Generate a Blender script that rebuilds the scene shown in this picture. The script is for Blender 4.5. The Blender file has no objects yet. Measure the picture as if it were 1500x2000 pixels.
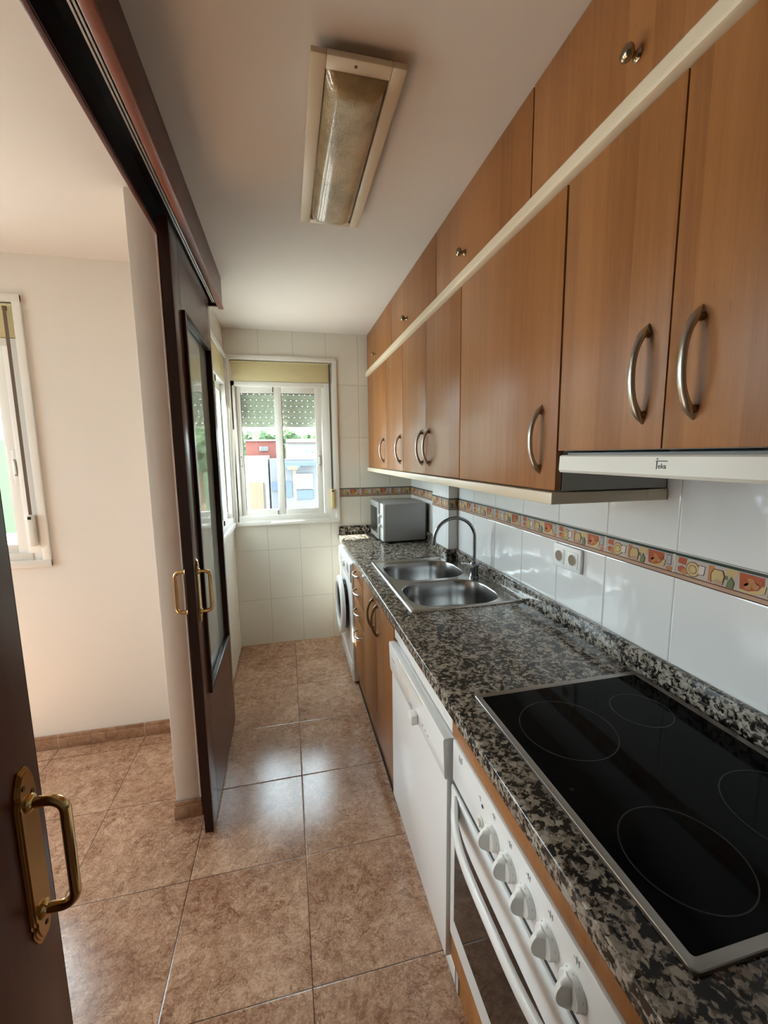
import bpy, bmesh, math, random
from mathutils import Vector, Matrix
from math import sin, cos, pi
random.seed(7)
sc = bpy.context.scene
col = sc.collection

# ------------------------------------------------------------------ helpers
def box(bm, x0, x1, y0, y1, z0, z1, bev=0.0, mat=0, seg=2):
    if x0 > x1: x0, x1 = x1, x0
    if y0 > y1: y0, y1 = y1, y0
    if z0 > z1: z0, z1 = z1, z0
    vs = [bm.verts.new((x, y, z)) for x in (x0, x1) for y in (y0, y1) for z in (z0, z1)]
    idx = [(0,1,3,2),(4,6,7,5),(0,4,5,1),(2,3,7,6),(0,2,6,4),(1,5,7,3)]
    fs = [bm.faces.new([vs[i] for i in f]) for f in idx]
    for f in fs: f.material_index = mat
    if bev > 0:
        es = list({e for f in fs for e in f.edges})
        r = bmesh.ops.bevel(bm, geom=es, offset=bev, segments=seg, profile=0.5, affect='EDGES')
        for f in r['faces']: f.material_index = mat
    return fs

def frame_of(t):
    t = t.normalized()
    a = Vector((0,0,1)) if abs(t.z) < .9 else Vector((1,0,0))
    u = t.cross(a).normalized(); v = t.cross(u).normalized()
    return u, v

def tube(bm, pts, r, seg=12, mat=0, closed=False, flat=None, up=None):
    pts = [Vector(p) for p in pts]; n = len(pts)
    if not hasattr(r, '__len__'): r = [r]*n
    rings = []; pu = None
    for i, p in enumerate(pts):
        if closed: t = pts[(i+1)%n]-pts[i-1]
        else: t = pts[min(i+1,n-1)]-pts[max(i-1,0)]
        t.normalize()
        if up is not None:
            u = (Vector(up) - t*t.dot(Vector(up))).normalized(); v = t.cross(u)
        elif pu is None: u, v = frame_of(t)
        else:
            u = (pu - t*pu.dot(t)).normalized(); v = t.cross(u)
        pu = u
        k = flat if flat else 1.0
        rings.append([bm.verts.new(p + u*(cos(a)*r[i]) + v*(sin(a)*r[i]*k)) for a in [2*pi*j/seg for j in range(seg)]])
    m = n if closed else n-1
    for i in range(m):
        A, B = rings[i], rings[(i+1)%n]
        for j in range(seg):
            f = bm.faces.new((A[j], A[(j+1)%seg], B[(j+1)%seg], B[j])); f.material_index = mat
    if not closed:
        for R in (rings[0][::-1], rings[-1]):
            f = bm.faces.new(R); f.material_index = mat

def lathe(bm, prof, org, axis, seg=32, mat=0):
    """prof = [(radius, distance along axis)]"""
    org = Vector(org); axis = Vector(axis).normalized(); u, v = frame_of(axis)
    rings = []
    for (r, d) in prof:
        c = org + axis*d
        if r < 1e-6: rings.append([bm.verts.new(c)])
        else: rings.append([bm.verts.new(c + u*(cos(a)*r) + v*(sin(a)*r)) for a in [2*pi*j/seg for j in range(seg)]])
    for A, B in zip(rings, rings[1:]):
        for j in range(seg):
            k = (j+1) % seg
            if len(A) == 1 and len(B) == 1: continue
            if len(A) == 1: f = bm.faces.new((A[0], B[k], B[j]))
            elif len(B) == 1: f = bm.faces.new((A[j], A[k], B[0]))
            else: f = bm.faces.new((A[j], A[k], B[k], B[j]))
            f.material_index = mat

def prism(bm, poly, fn, d0, d1, mat=0):
    """poly of (a,b); fn(a,b,d) -> world"""
    A = [bm.verts.new(fn(a, b, d0)) for a, b in poly]
    B = [bm.verts.new(fn(a, b, d1)) for a, b in poly]
    n = len(poly)
    fs = [bm.faces.new(A[::-1]), bm.faces.new(B)]
    for i in range(n): fs.append(bm.faces.new((A[i], A[(i+1)%n], B[(i+1)%n], B[i])))
    for f in fs: f.material_index = mat
    return fs

def wloc(o):
    v = Vector((0,0,0))
    while o is not None: v += o.location; o = o.parent
    return v

def obj(name, bm, mats, parent=None, label=None, cat=None, group=None, kind=None, ang=35, loc=None):
    bmesh.ops.recalc_face_normals(bm, faces=bm.faces)
    me = bpy.data.meshes.new(name)
    base = wloc(parent)
    if loc is not None: base = Vector(loc)
    bmesh.ops.translate(bm, verts=bm.verts, vec=-base)
    bm.to_mesh(me); bm.free()
    for m in (mats if isinstance(mats, (list, tuple)) else [mats]): me.materials.append(m)
    for p in me.polygons: p.use_smooth = True
    me.set_sharp_from_angle(angle=math.radians(ang))
    o = bpy.data.objects.new(name, me); col.objects.link(o)
    if parent is not None: o.parent = parent
    elif loc is not None: o.location = loc
    if label: o['label'] = label
    if cat: o['category'] = cat
    if group: o['group'] = group
    if kind: o['kind'] = kind
    return o

def thing(name, label, cat, loc, group=None):
    o = bpy.data.objects.new(name, None); col.objects.link(o)
    o.empty_display_size = .05
    o.location = loc; o['label'] = label; o['category'] = cat
    if group: o['group'] = group
    return o

def struct(name, bm, mats, **k): return obj(name, bm, mats, kind='structure', **k)
def B(): return bmesh.new()

# ------------------------------------------------------------------ materials
class NT:
    def __init__(s, name):
        s.m = bpy.data.materials.new(name); s.m.use_nodes = True
        s.t = s.m.node_tree; s.t.nodes.clear()
        s.out = s.n('ShaderNodeOutputMaterial')
    def n(s, typ, **kw):
        n = s.t.nodes.new(typ)
        for k, v in kw.items(): setattr(n, k, v)
        return n
    def l(s, a, b): s.t.links.new(a, b)
    def setin(s, node, i, v):
        if hasattr(v, 'is_output') or isinstance(v, bpy.types.NodeSocket): s.l(v, node.inputs[i])
        else: node.inputs[i].default_value = v
    def math(s, op, a, b=None, c=None, clamp=False):
        n = s.n('ShaderNodeMath', operation=op); n.use_clamp = clamp
        s.setin(n, 0, a)
        if b is not None: s.setin(n, 1, b)
        if c is not None: s.setin(n, 2, c)
        return n.outputs[0]
    def mix(s, f, a, b):
        n = s.n('ShaderNodeMix', data_type='RGBA')
        s.setin(n, 0, f)
        for i, v in ((6, a), (7, b)):
            if isinstance(v, (tuple, list)): n.inputs[i].default_value = (*v, 1)[:4]
            else: s.l(v, n.inputs[i])
        return n.outputs[2]
    def pos(s):
        g = s.n('ShaderNodeNewGeometry'); x = s.n('ShaderNodeSeparateXYZ'); s.l(g.outputs['Position'], x.inputs[0])
        return g.outputs['Position'], x.outputs
    def comb(s, x, y, z):
        n = s.n('ShaderNodeCombineXYZ')
        for i, v in enumerate((x, y, z)): s.setin(n, i, v)
        return n.outputs[0]
    def noise(s, vec, scale, detail=4, rough=.5, dist=0):
        n = s.n('ShaderNodeTexNoise'); s.l(vec, n.inputs['Vector'])
        n.inputs['Scale'].default_value = scale; n.inputs['Detail'].default_value = detail
        n.inputs['Roughness'].default_value = rough; n.inputs['Distortion'].default_value = dist
        return n.outputs[0]
    def ramp(s, f, stops, interp='LINEAR'):
        n = s.n('ShaderNodeValToRGB'); s.l(f, n.inputs[0]); cr = n.color_ramp; cr.interpolation = interp
        while len(cr.elements) < len(stops): cr.elements.new(.5)
        for e, (p, c) in zip(cr.elements, stops): e.position = p; e.color = (*c, 1)
        return n.outputs[0]
    def bsdf(s, color=(.8,.8,.8), rough=.5, metal=0, bump=None, bstr=.3, bdist=.002, **kw):
        p = s.n('ShaderNodeBsdfPrincipled')
        if isinstance(color, (tuple, list)): p.inputs['Base Color'].default_value = (*color, 1)
        else: s.l(color, p.inputs['Base Color'])
        s.setin(p, p.inputs.find('Roughness'), rough)
        s.setin(p, p.inputs.find('Metallic'), metal)
        for k, v in kw.items():
            s.setin(p, p.inputs.find(k.replace('_', ' ')), v)
        if bump is not None:
            b = s.n('ShaderNodeBump'); b.inputs['Strength'].default_value = bstr; b.inputs['Distance'].default_value = bdist
            s.l(bump, b.inputs['Height']); s.l(b.outputs[0], p.inputs['Normal'])
        s.l(p.outputs[0], s.out.inputs[0]); s.p = p
        return p

def plain(name, c, rough=.5, metal=0, bump=0, bscale=200, bdist=.0005, vary=0.0, **kw):
    t = NT(name); P, X = t.pos()
    colr = c
    if vary > 0:
        nz = t.noise(P, 6, 5)
        colr = t.mix(nz, tuple(v*(1-vary) for v in c), tuple(min(1, v*(1+vary)) for v in c))
    h = t.noise(P, bscale, 3) if bump else None
    t.bsdf(colr, rough, metal, bump=h, bstr=bump or .1, bdist=bdist, **kw)
    return t.m

CREAM = (.78,.74,.64)
M = {}
M['paint'] = plain('wall_paint', (.74,.69,.63), .75, bump=.25, bscale=90, bdist=.001, vary=.02)
M['ceil'] = plain('ceiling_paint', (.70,.645,.60), .85, bump=.2, bscale=70, bdist=.001, vary=.02)
M['white'] = plain('white_enamel', (.80,.80,.79), .22, vary=.01)
M['whitep'] = plain('white_plastic', (.80,.79,.76), .35)
M['offwhite'] = plain('offwhite_plastic', (.72,.70,.63), .4, vary=.03)
M['greyp'] = plain('grey_plastic', (.30,.30,.29), .4)
M['alu_white'] = plain('white_lacquered_aluminium', (.82,.81,.77), .3, vary=.02)
M['boxyel'] = plain('yellowed_shutter_box', (.66,.58,.33), .45, vary=.05)
M['slat'] = plain('shutter_slat', (.55,.57,.48), .5, Subsurface_Weight=0)
def slat_mat():
    t = NT('shutter_slat')
    d = t.n('ShaderNodeBsdfDiffuse'); d.inputs[0].default_value = (.62,.64,.56,1)
    l = t.n('ShaderNodeBsdfTranslucent'); l.inputs[0].default_value = (.50,.50,.44,1)
    m = t.n('ShaderNodeMixShader'); m.inputs[0].default_value = .22; t.l(d.outputs[0], m.inputs[1]); t.l(l.outputs[0], m.inputs[2]); t.l(m.outputs[0], t.out.inputs[0]); return t.m
M['slat'] = slat_mat()
M['strap'] = plain('brown_strap', (.13,.09,.06), .8, bump=.5, bscale=600)
M['yelp'] = plain('yellowed_plastic', (.75,.58,.28), .4)
M['black'] = plain('black_plastic', (.012,.012,.012), .35)
M['dark'] = plain('dark_gap', (.01,.008,.007), .8)
M['steel'] = plain('brushed_steel', (.62,.61,.59), .24, 1.0, bump=.12, bscale=400, bdist=.0002)
M['hobsteel'] = plain('dull_steel', (.36,.34,.32), .28, 1.0, bump=.1, bscale=400, bdist=.0002)
M['bowl'] = plain('satin_steel', (.36,.355,.35), .25, 1.0, bump=.1, bscale=500, bdist=.0002)
M['chrome'] = plain('chrome', (.75,.76,.77), .07, 1.0)
M['chromedk'] = plain('dark_chrome', (.30,.31,.33), .14, 1.0)
M['nickel'] = plain('brushed_nickel', (.50,.46,.41), .3, 1.0, bump=.25, bscale=150, bdist=.0004)
M['bronze'] = plain('aged_nickel', (.22,.16,.11), .32, .9)
M['knobm'] = plain('antique_pewter', (.33,.27,.18), .25, 1.0)
M['brass'] = plain('polished_brass', (.62,.43,.20), .16, 1.0, vary=.12)
M['rail'] = plain('aluminium_rail', (.42,.39,.36), .35, .8)
M['melamine'] = plain('grey_melamine', (.42,.42,.39), .5)
M['creamtrim'] = plain('cream_trim', (.74,.64,.48), .38, vary=.03)
M['silver'] = plain('silver_paint', (.36,.37,.38), .42, .25)
M['glassblk'] = plain('black_ceramic_glass', (.004,.004,.004), .06, Coat_Weight=0.0, IOR=1.45, Specular_IOR_Level=.06)
M['ring'] = plain('ring_print', (.045,.045,.045), .2, Specular_IOR_Level=.1)
M['ovenglass'] = plain('oven_glass', (.008,.008,.008), .05, IOR=1.5)
M['print'] = plain('grey_print', (.35,.36,.40), .5)
M['dkprint'] = plain('dark_print', (.03,.03,.03), .5)

def wood_mat(name, ax, c0, c1, c2, rough=.33, band=.075, gs=1.0, coat=.08, spec=.4):
    """vertical grain; ax = index of the horizontal axis the planks follow"""
    t = NT(name); P, X = t.pos()
    oi = t.n('ShaderNodeObjectInfo').outputs['Random']
    off = t.math('MULTIPLY', oi, 7.3)
    u = t.math('ADD', X[ax], off)
    # plank bands
    wob = t.noise(t.comb(u, 0, 0), 3.0, 1)
    cell = t.math('FLOOR', t.math('DIVIDE', t.math('ADD', u, t.math('MULTIPLY', wob, .12)), band))
    wn = t.n('ShaderNodeTexWhiteNoise', noise_dimensions='1D'); t.l(cell, wn.inputs['W'])
    z = X[2]
    v1 = t.comb(t.math('MULTIPLY', u, 60*gs), t.math('MULTIPLY', cell, 3.1), t.math('MULTIPLY', z, 1.6*gs))
    grain = t.noise(v1, 1.0, 6, .6, .6)
    v2 = t.comb(t.math('MULTIPLY', u, 420*gs), 0, t.math('MULTIPLY', z, 14*gs))
    fine = t.noise(v2, 1.0, 3, .6)
    v3 = t.comb(t.math('MULTIPLY', u, 9*gs), t.math('MULTIPLY', cell, 1.7), t.math('MULTIPLY', z, .9*gs))
    broad = t.noise(v3, 1.0, 3, .5, .8)
    k = t.math('ADD', t.math('ADD', t.math('MULTIPLY', wn.outputs[0], .15), .045), t.math('MULTIPLY', grain, .42))
    k = t.math('ADD', k, t.math('MULTIPLY', broad, .34))
    k = t.math('ADD', k, t.math('MULTIPLY', t.math('SUBTRACT', fine, .5), .28))
    c = t.ramp(k, [(.26, c0), (.50, c1), (.78, c2)])
    # pores and little flecks
    v4 = t.comb(t.math('MULTIPLY', u, 300), 0, t.math('MULTIPLY', z, 22))
    fl = t.noise(v4, 1.0, 1, .5)
    fm = t.math('GREATER_THAN', fl, .74)
    c = t.mix(t.math('MULTIPLY', fm, .45), c, tuple(v*.45 for v in c0))
    t.bsdf(c, rough, bump=fine, bstr=.12, bdist=.0004, Coat_Weight=coat, Coat_Roughness=.25, Specular_IOR_Level=spec)
    return t.m
WC = ((.205,.075,.019), (.310,.123,.034), (.400,.174,.054))
M['wood'] = wood_mat('alder_door', 1, *WC, rough=.42)
M['woodend'] = wood_mat('alder_edge', 0, *WC)
M['wooddk'] = wood_mat('mahogany_veneer', 1, (.045,.009,.004), (.080,.017,.008), (.115,.028,.013), .30, .3, .8, .0, .3)
M['wooddkx'] = wood_mat('mahogany_edge', 0, (.010,.003,.002), (.018,.005,.003), (.030,.008,.005), .35, .3, .8, .0, .3)
M['mouldrd'] = plain('red_mahogany_moulding', (.20,.050,.020), .38, vary=.15)

def tile_mat(name, ax, u0, pitch, base=(.76,.74,.685), grout=(.34,.32,.29), gw=.0011, rough=.09, wav=.5):
    t = NT(name); P, X = t.pos(); u = X[ax]; v = X[2]
    du = t.math('PINGPONG', t.math('SUBTRACT', u, u0), pitch/2)          # 0 at seams
    vv = t.math('SUBTRACT', v, t.math('MULTIPLY', t.math('GREATER_THAN', v, 1.2), .07))
    dv = t.math('PINGPONG', t.math('SUBTRACT', vv, .369), .2)
    d = t.math('MINIMUM', du, dv)
    m = t.math('LESS_THAN', d, gw)
    cell = t.comb(t.math('FLOOR', t.math('DIVIDE', t.math('SUBTRACT', u, u0), pitch)), t.math('FLOOR', t.math('DIVIDE', t.math('SUBTRACT', vv, .369), .4)), 0)
    wn = t.n('ShaderNodeTexWhiteNoise', noise_dimensions='3D'); t.l(cell, wn.inputs['Vector'])
    cl = t.noise(P, 9, 5, .6)
    c = t.mix(cl, tuple(x*.96 for x in base), tuple(min(1, x*1.04) for x in base))
    c = t.mix(t.math('MULTIPLY', wn.outputs[0], .25), c, tuple(x*.93 for x in base))
    c = t.mix(m, c, grout)
    rr = t.math('ADD', rough, t.math('MULTIPLY', m, .5))
    edge = t.math('MULTIPLY', t.math('MINIMUM', t.math('DIVIDE', d, .005), 1.0), .0012)
    w = t.math('MULTIPLY', t.noise(P, 7, 2, .5), .005*wav)
    h = t.math('ADD', edge, w)
    t.bsdf(c, rr, bump=h, bstr=1.0, bdist=1.0)
    return t.m
M['tile_r'] = tile_mat('wall_tile_right', 1, .878, .2475, base=(.72,.715,.70), wav=1.0)
M['tile_f'] = tile_mat('wall_tile_far', 0, .0825, .2475, base=(.76,.735,.66), grout=(.50,.46,.38), gw=.0014, rough=.2)
M['tile_l'] = tile_mat('wall_tile_left', 1, 3.35, .2475, base=(.76,.735,.66), grout=(.50,.46,.38), gw=.0014, rough=.2)

def floor_mat():
    t = NT('marbled_floor_tile'); P, X = t.pos()
    px, py = .409, .4115; x0, y0 = .010, 1.435
    dx = t.math('PINGPONG', t.math('SUBTRACT', X[0], x0), px/2)
    dy = t.math('PINGPONG', t.math('SUBTRACT', X[1], y0), py/2)
    d = t.math('MINIMUM', dx, dy); m = t.math('LESS_THAN', d, .0012)
    cell = t.comb(t.math('FLOOR', t.math('DIVIDE', t.math('SUBTRACT', X[0], x0), px)), t.math('FLOOR', t.math('DIVIDE', t.math('SUBTRACT', X[1], y0), py)), 0)
    wn = t.n('ShaderNodeTexWhiteNoise', noise_dimensions='3D'); t.l(cell, wn.inputs['Vector'])
    vadd = t.n('ShaderNodeVectorMath', operation='MULTIPLY_ADD')
    t.l(wn.outputs[1], vadd.inputs[0]); vadd.inputs[1].default_value = (9, 9, 9); t.l(P, vadd.inputs[2])
    V = vadd.outputs[0]
    broad = t.noise(V, 5.5, 8, .62, .5)
    mid = t.noise(V, 34, 7, .72, .5)
    spk = t.noise(V, 150, 5, .75, .3)
    k = t.math('ADD', t.math('MULTIPLY', broad, .24), t.math('MULTIPLY', mid, .40))
    k = t.math('ADD', k, t.math('MULTIPLY', spk, .40))
    c = t.ramp(k, [(.42, (.20,.093,.056)), (.475, (.32,.170,.103)), (.53, (.415,.245,.158)), (.60, (.57,.38,.265))])
    # thin wandering veins
    vn = t.noise(V, 6.5, 6, .6, 1.6)
    ve = t.math('ABSOLUTE', t.math('SUBTRACT', vn, .5))
    gate = t.noise(V, 4.2, 2, .5)
    vm = t.math('MULTIPLY', t.math('LESS_THAN', ve, .009), t.math('GREATER_THAN', gate, .50))
    c = t.mix(t.math('MULTIPLY', vm, .7), c, (.17,.075,.038))
    vn3 = t.noise(V, 11, 5, .62, .9); ve3 = t.math('ABSOLUTE', t.math('SUBTRACT', vn3, .46))
    vm3 = t.math('MULTIPLY', t.math('LESS_THAN', ve3, .011), t.math('GREATER_THAN', t.noise(V, 7, 2, .5), .52))
    c = t.mix(t.math('MULTIPLY', vm3, .55), c, (.17,.075,.042))
    vn2 = t.noise(V, 14, 5, .6, 1.5); ve2 = t.math('ABSOLUTE', t.math('SUBTRACT', vn2, .5))
    vm2 = t.math('MULTIPLY', t.math('LESS_THAN', ve2, .012), t.math('LESS_THAN', gate, .52))
    c = t.mix(t.math('MULTIPLY', vm2, .28), c, (.60,.44,.32))
    c = t.mix(t.math('MULTIPLY', wn.outputs[0], .12), c, (.48,.31,.2))
    c = t.mix(m, c, (.05,.03,.022))
    edge = t.math('MULTIPLY', t.math('MINIMUM', t.math('DIVIDE', d, .004), 1.0), .0012)
    h = t.math('ADD', edge, t.math('MULTIPLY', spk, .00035))
    h = t.math('ADD', h, t.math('MULTIPLY', t.noise(P, 5, 2), .0015))
    t.bsdf(c, t.math('ADD', .06, t.math('MULTIPLY', mid, .05)), bump=h, bstr=.6, bdist=1.0)
    return t.m
M['floor'] = floor_mat()

def skirt_mat():
    t = NT('skirting_tile'); P, X = t.pos()
    n1 = t.noise(P, 18, 7, .7, 1.0)
    c = t.ramp(n1, [(.35, (.24,.13,.08)), (.5, (.36,.21,.13)), (.65, (.45,.29,.19))])
    dx = t.math('PINGPONG', t.math('SUBTRACT', X[0], .010), .2045)
    c = t.mix(t.math('LESS_THAN', dx, .0012), c, (.55,.47,.40))
    t.bsdf(c, .25); return t.m
M['skirt'] = skirt_mat()

def granite_mat():
    t = NT('speckled_granite'); P, X = t.pos()
    nz = t.n('ShaderNodeTexNoise'); t.l(P, nz.inputs['Vector']); nz.inputs['Scale'].default_value = 90; nz.inputs['Detail'].default_value = 4
    va = t.n('ShaderNodeVectorMath', operation='MULTIPLY_ADD'); t.l(nz.outputs['Color'], va.inputs[0])
    va.inputs[1].default_value = (.016,.016,.016); t.l(P, va.inputs[2]); V = va.outputs[0]
    def vor(scale, vec):
        v = t.n('ShaderNodeTexVoronoi', feature='F1'); t.l(vec, v.inputs['Vector']); v.inputs['Scale'].default_value = scale
        s = t.n('ShaderNodeSeparateColor'); t.l(v.outputs['Color'], s.inputs[0]); return s.outputs[0], s.outputs[1]
    r1, g1 = vor(150, V); r2, g2 = vor(95, V)
    big = t.noise(P, 22, 3, .6)
    k = t.math('ADD', t.math('MULTIPLY', r1, .45), t.math('MULTIPLY', r2, .55))
    k = t.math('ADD', k, t.math('MULTIPLY', t.math('SUBTRACT', big, .5), .9))
    c = t.ramp(k, [(.0, (.008,.007,.006)), (.40, (.014,.012,.011)), (.46, (.10,.085,.07)), (.54, (.21,.175,.14)), (.68, (.29,.25,.205)), (.85, (.38,.34,.29))])
    t.bsdf(c, .14, bump=r1, bstr=.03, bdist=.0003)
    return t.m
M['granite'] = granite_mat()

def diffuser_mat():
    t = NT('yellowed_prismatic_diffuser'); P, X = t.pos()
    v = t.n('ShaderNodeTexVoronoi', feature='F1'); t.l(P, v.inputs['Vector']); v.inputs['Scale'].default_value = 300
    big = t.noise(P, 7, 4, .6)
    c = t.ramp(big, [(.35, (.27,.20,.10)), (.5, (.40,.30,.155)), (.7, (.50,.34,.20))])
    t.bsdf(c, .16, bump=v.outputs['Distance'], bstr=.35, bdist=.003, Coat_Weight=.6, Coat_Roughness=.08)
    return t.m
M['diffuser'] = diffuser_mat()

def schlick(t, f0):
    g = t.n('ShaderNodeNewGeometry'); d = t.n('ShaderNodeVectorMath', operation='DOT_PRODUCT')
    t.l(g.outputs['Incoming'], d.inputs[0]); t.l(g.outputs['Normal'], d.inputs[1])
    c = t.math('SUBTRACT', 1.0, t.math('ABSOLUTE', d.outputs['Value']), clamp=True)
    return t.math('ADD', f0, t.math('MULTIPLY', t.math('POWER', c, 5.0), 1-f0), clamp=True)
def glass_mat(name, tint=(.93,.97,.95), spec=1.0):
    t = NT(name)
    tr = t.n('ShaderNodeBsdfTransparent'); tr.inputs[0].default_value = (*tint, 1)
    gl = t.n('ShaderNodeBsdfGlossy'); gl.inputs['Roughness'].default_value = .02
    mx = t.n('ShaderNodeMixShader'); t.l(schlick(t, .04), mx.inputs[0]); t.l(tr.outputs[0], mx.inputs[1]); t.l(gl.outputs[0], mx.inputs[2])
    t.l(mx.outputs[0], t.out.inputs[0]); return t.m
M['glass'] = glass_mat('window_glass')

def frosted_mat():
    t = NT('satin_door_glass'); P, X = t.pos()
    tl = t.n('ShaderNodeBsdfTranslucent'); tl.inputs[0].default_value = (.80,.86,.82, 1)
    df = t.n('ShaderNodeBsdfDiffuse'); df.inputs[0].default_value = (.66,.73,.69, 1)
    m1 = t.n('ShaderNodeMixShader'); m1.inputs[0].default_value = .7; t.l(tl.outputs[0], m1.inputs[1]); t.l(df.outputs[0], m1.inputs[2])
    gl = t.n('ShaderNodeBsdfGlossy'); gl.inputs['Roughness'].default_value = .03
    mx = t.n('ShaderNodeMixShader'); t.l(schlick(t, .10), mx.inputs[0]); t.l(m1.outputs[0], mx.inputs[1]); t.l(gl.outputs[0], mx.inputs[2])
    t.l(mx.outputs[0], t.out.inputs[0]); return t.m
M['frost'] = frosted_mat()

# ------------------------------------------------------------------ dimensions
H = 2.42; WX = .99; XL = -.41; YF = 3.35; JY = 1.73; JX = -.506
LX = -3.3; YB = -2.0; LYF = 2.349

# floor / ceiling (kitchen + neighbouring room)
bm = B(); box(bm, LX, 1.10, YB, LYF, -.12, 0); box(bm, JX, 1.10, LYF, YF+.05, -.12, 0); struct('floor', bm, M['floor'])
bm = B(); box(bm, LX, 1.10, YB, LYF+.1, H, H+.12); box(bm, JX, 1.10, LYF+.1, YF+.1, H, H+.12); struct('ceiling', bm, M['ceil'])

def wall_with_holes(bm, axis, a0, a1, t0, t1, holes, z0=0, z1=H, mat=0):
    """axis 'x': wall runs along x (a = x, t = y); axis 'y' the other way"""
    hs = sorted(holes)
    cuts = []
    cur = a0
    def add(a, b, c, d):
        if b-a < 1e-4 or d-c < 1e-4: return
        if axis == 'x': box(bm, a, b, t0, t1, c, d, mat=mat)
        else: box(bm, t0, t1, a, b, c, d, mat=mat)
    for (h0, h1, hz0, hz1) in hs:
        add(cur, h0, z0, z1); add(h0, h1, z0, hz0); add(h0, h1, hz1, z1); cur = h1
    add(cur, a1, z0, z1)

# right wall with the shallow column
bm = B(); box(bm, WX, WX+.15, YB, 2.33, 0, H); box(bm, 1.006, WX+.15, 2.33, YF+.15, 0, H)
struct('wall_right', bm, M['tile_r'])
PX = .93
bm = B(); box(bm, PX, 1.02, 2.33, 2.61, 0, H); struct('wall_column', bm, [M['tile_r']])
# far wall
bm = B(); wall_with_holes(bm, 'x', XL-.1, 1.006, YF, YF+.15, [(-.372, .375, .995, 2.21)]); struct('wall_far', bm, M['tile_f'])
# left kitchen partition
bm = B()
box(bm, JX, XL-.004, JY+.002, LYF+.1, 0, H, .004, 1)
wall_with_holes(bm, 'y', JY+.35, YF, XL-.006, XL, [(2.44, 3.315, .995, 2.21)], mat=0)
wall_with_holes(bm, 'y', LYF+.1, YF+.15, JX, XL-.006, [(2.50, 3.315, .995, 2.21)], mat=1)
box(bm, XL-.006, XL, JY+.002, JY+.35, 0, H, mat=1)
struct('wall_left', bm, [M['tile_l'], M['paint']])
# neighbouring room walls
bm = B(); wall_with_holes(bm, 'x', LX-.12, JX, LYF, LYF+.14, [(-2.45, -1.185, 1.01, 2.21)]); struct('wall_living_far', bm, M['paint'])
bm = B(); wall_with_holes(bm, 'y', YB-.12, LYF+.14, LX-.14, LX, [(.75, 2.05, .65, 2.2)]); struct('wall_living_left', bm, M['paint'])
bm = B(); box(bm, LX, 1.15, YB-.12, YB, 0, H); struct('wall_back', bm, M['paint'])
bm = B(); box(bm, JX, XL, YB, -.30, 0, H); struct('wall_divider', bm, M['paint'])
# skirting
def skirting(name, x0, x1, y0, y1, step):
    bm = B(); box(bm, x0, x1, y0, y1, 0, .058, .002); sx, sy = step
    box(bm, x0+sx[0], x1+sx[1], y0+sy[0], y1+sy[1], .054, .078, .004)
    return struct(name, bm, M['skirt'])
skirting('baseboard_living', LX+.002, JX-.002, LYF-.012, LYF-.001, ((0,0),(.003,0)))
bm = B()
box(bm, JX-.010, XL+.004, JY-.010, JY, 0, .058, .002); box(bm, JX-.007, XL+.002, JY-.007, JY, .054, .078, .004)
box(bm, JX-.010, JX, JY, LYF-.013, 0, .058, .002); box(bm, JX-.007, JX, JY, LYF-.013, .054, .078, .004)
struct('baseboard_jamb', bm, M['skirt'])

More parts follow.
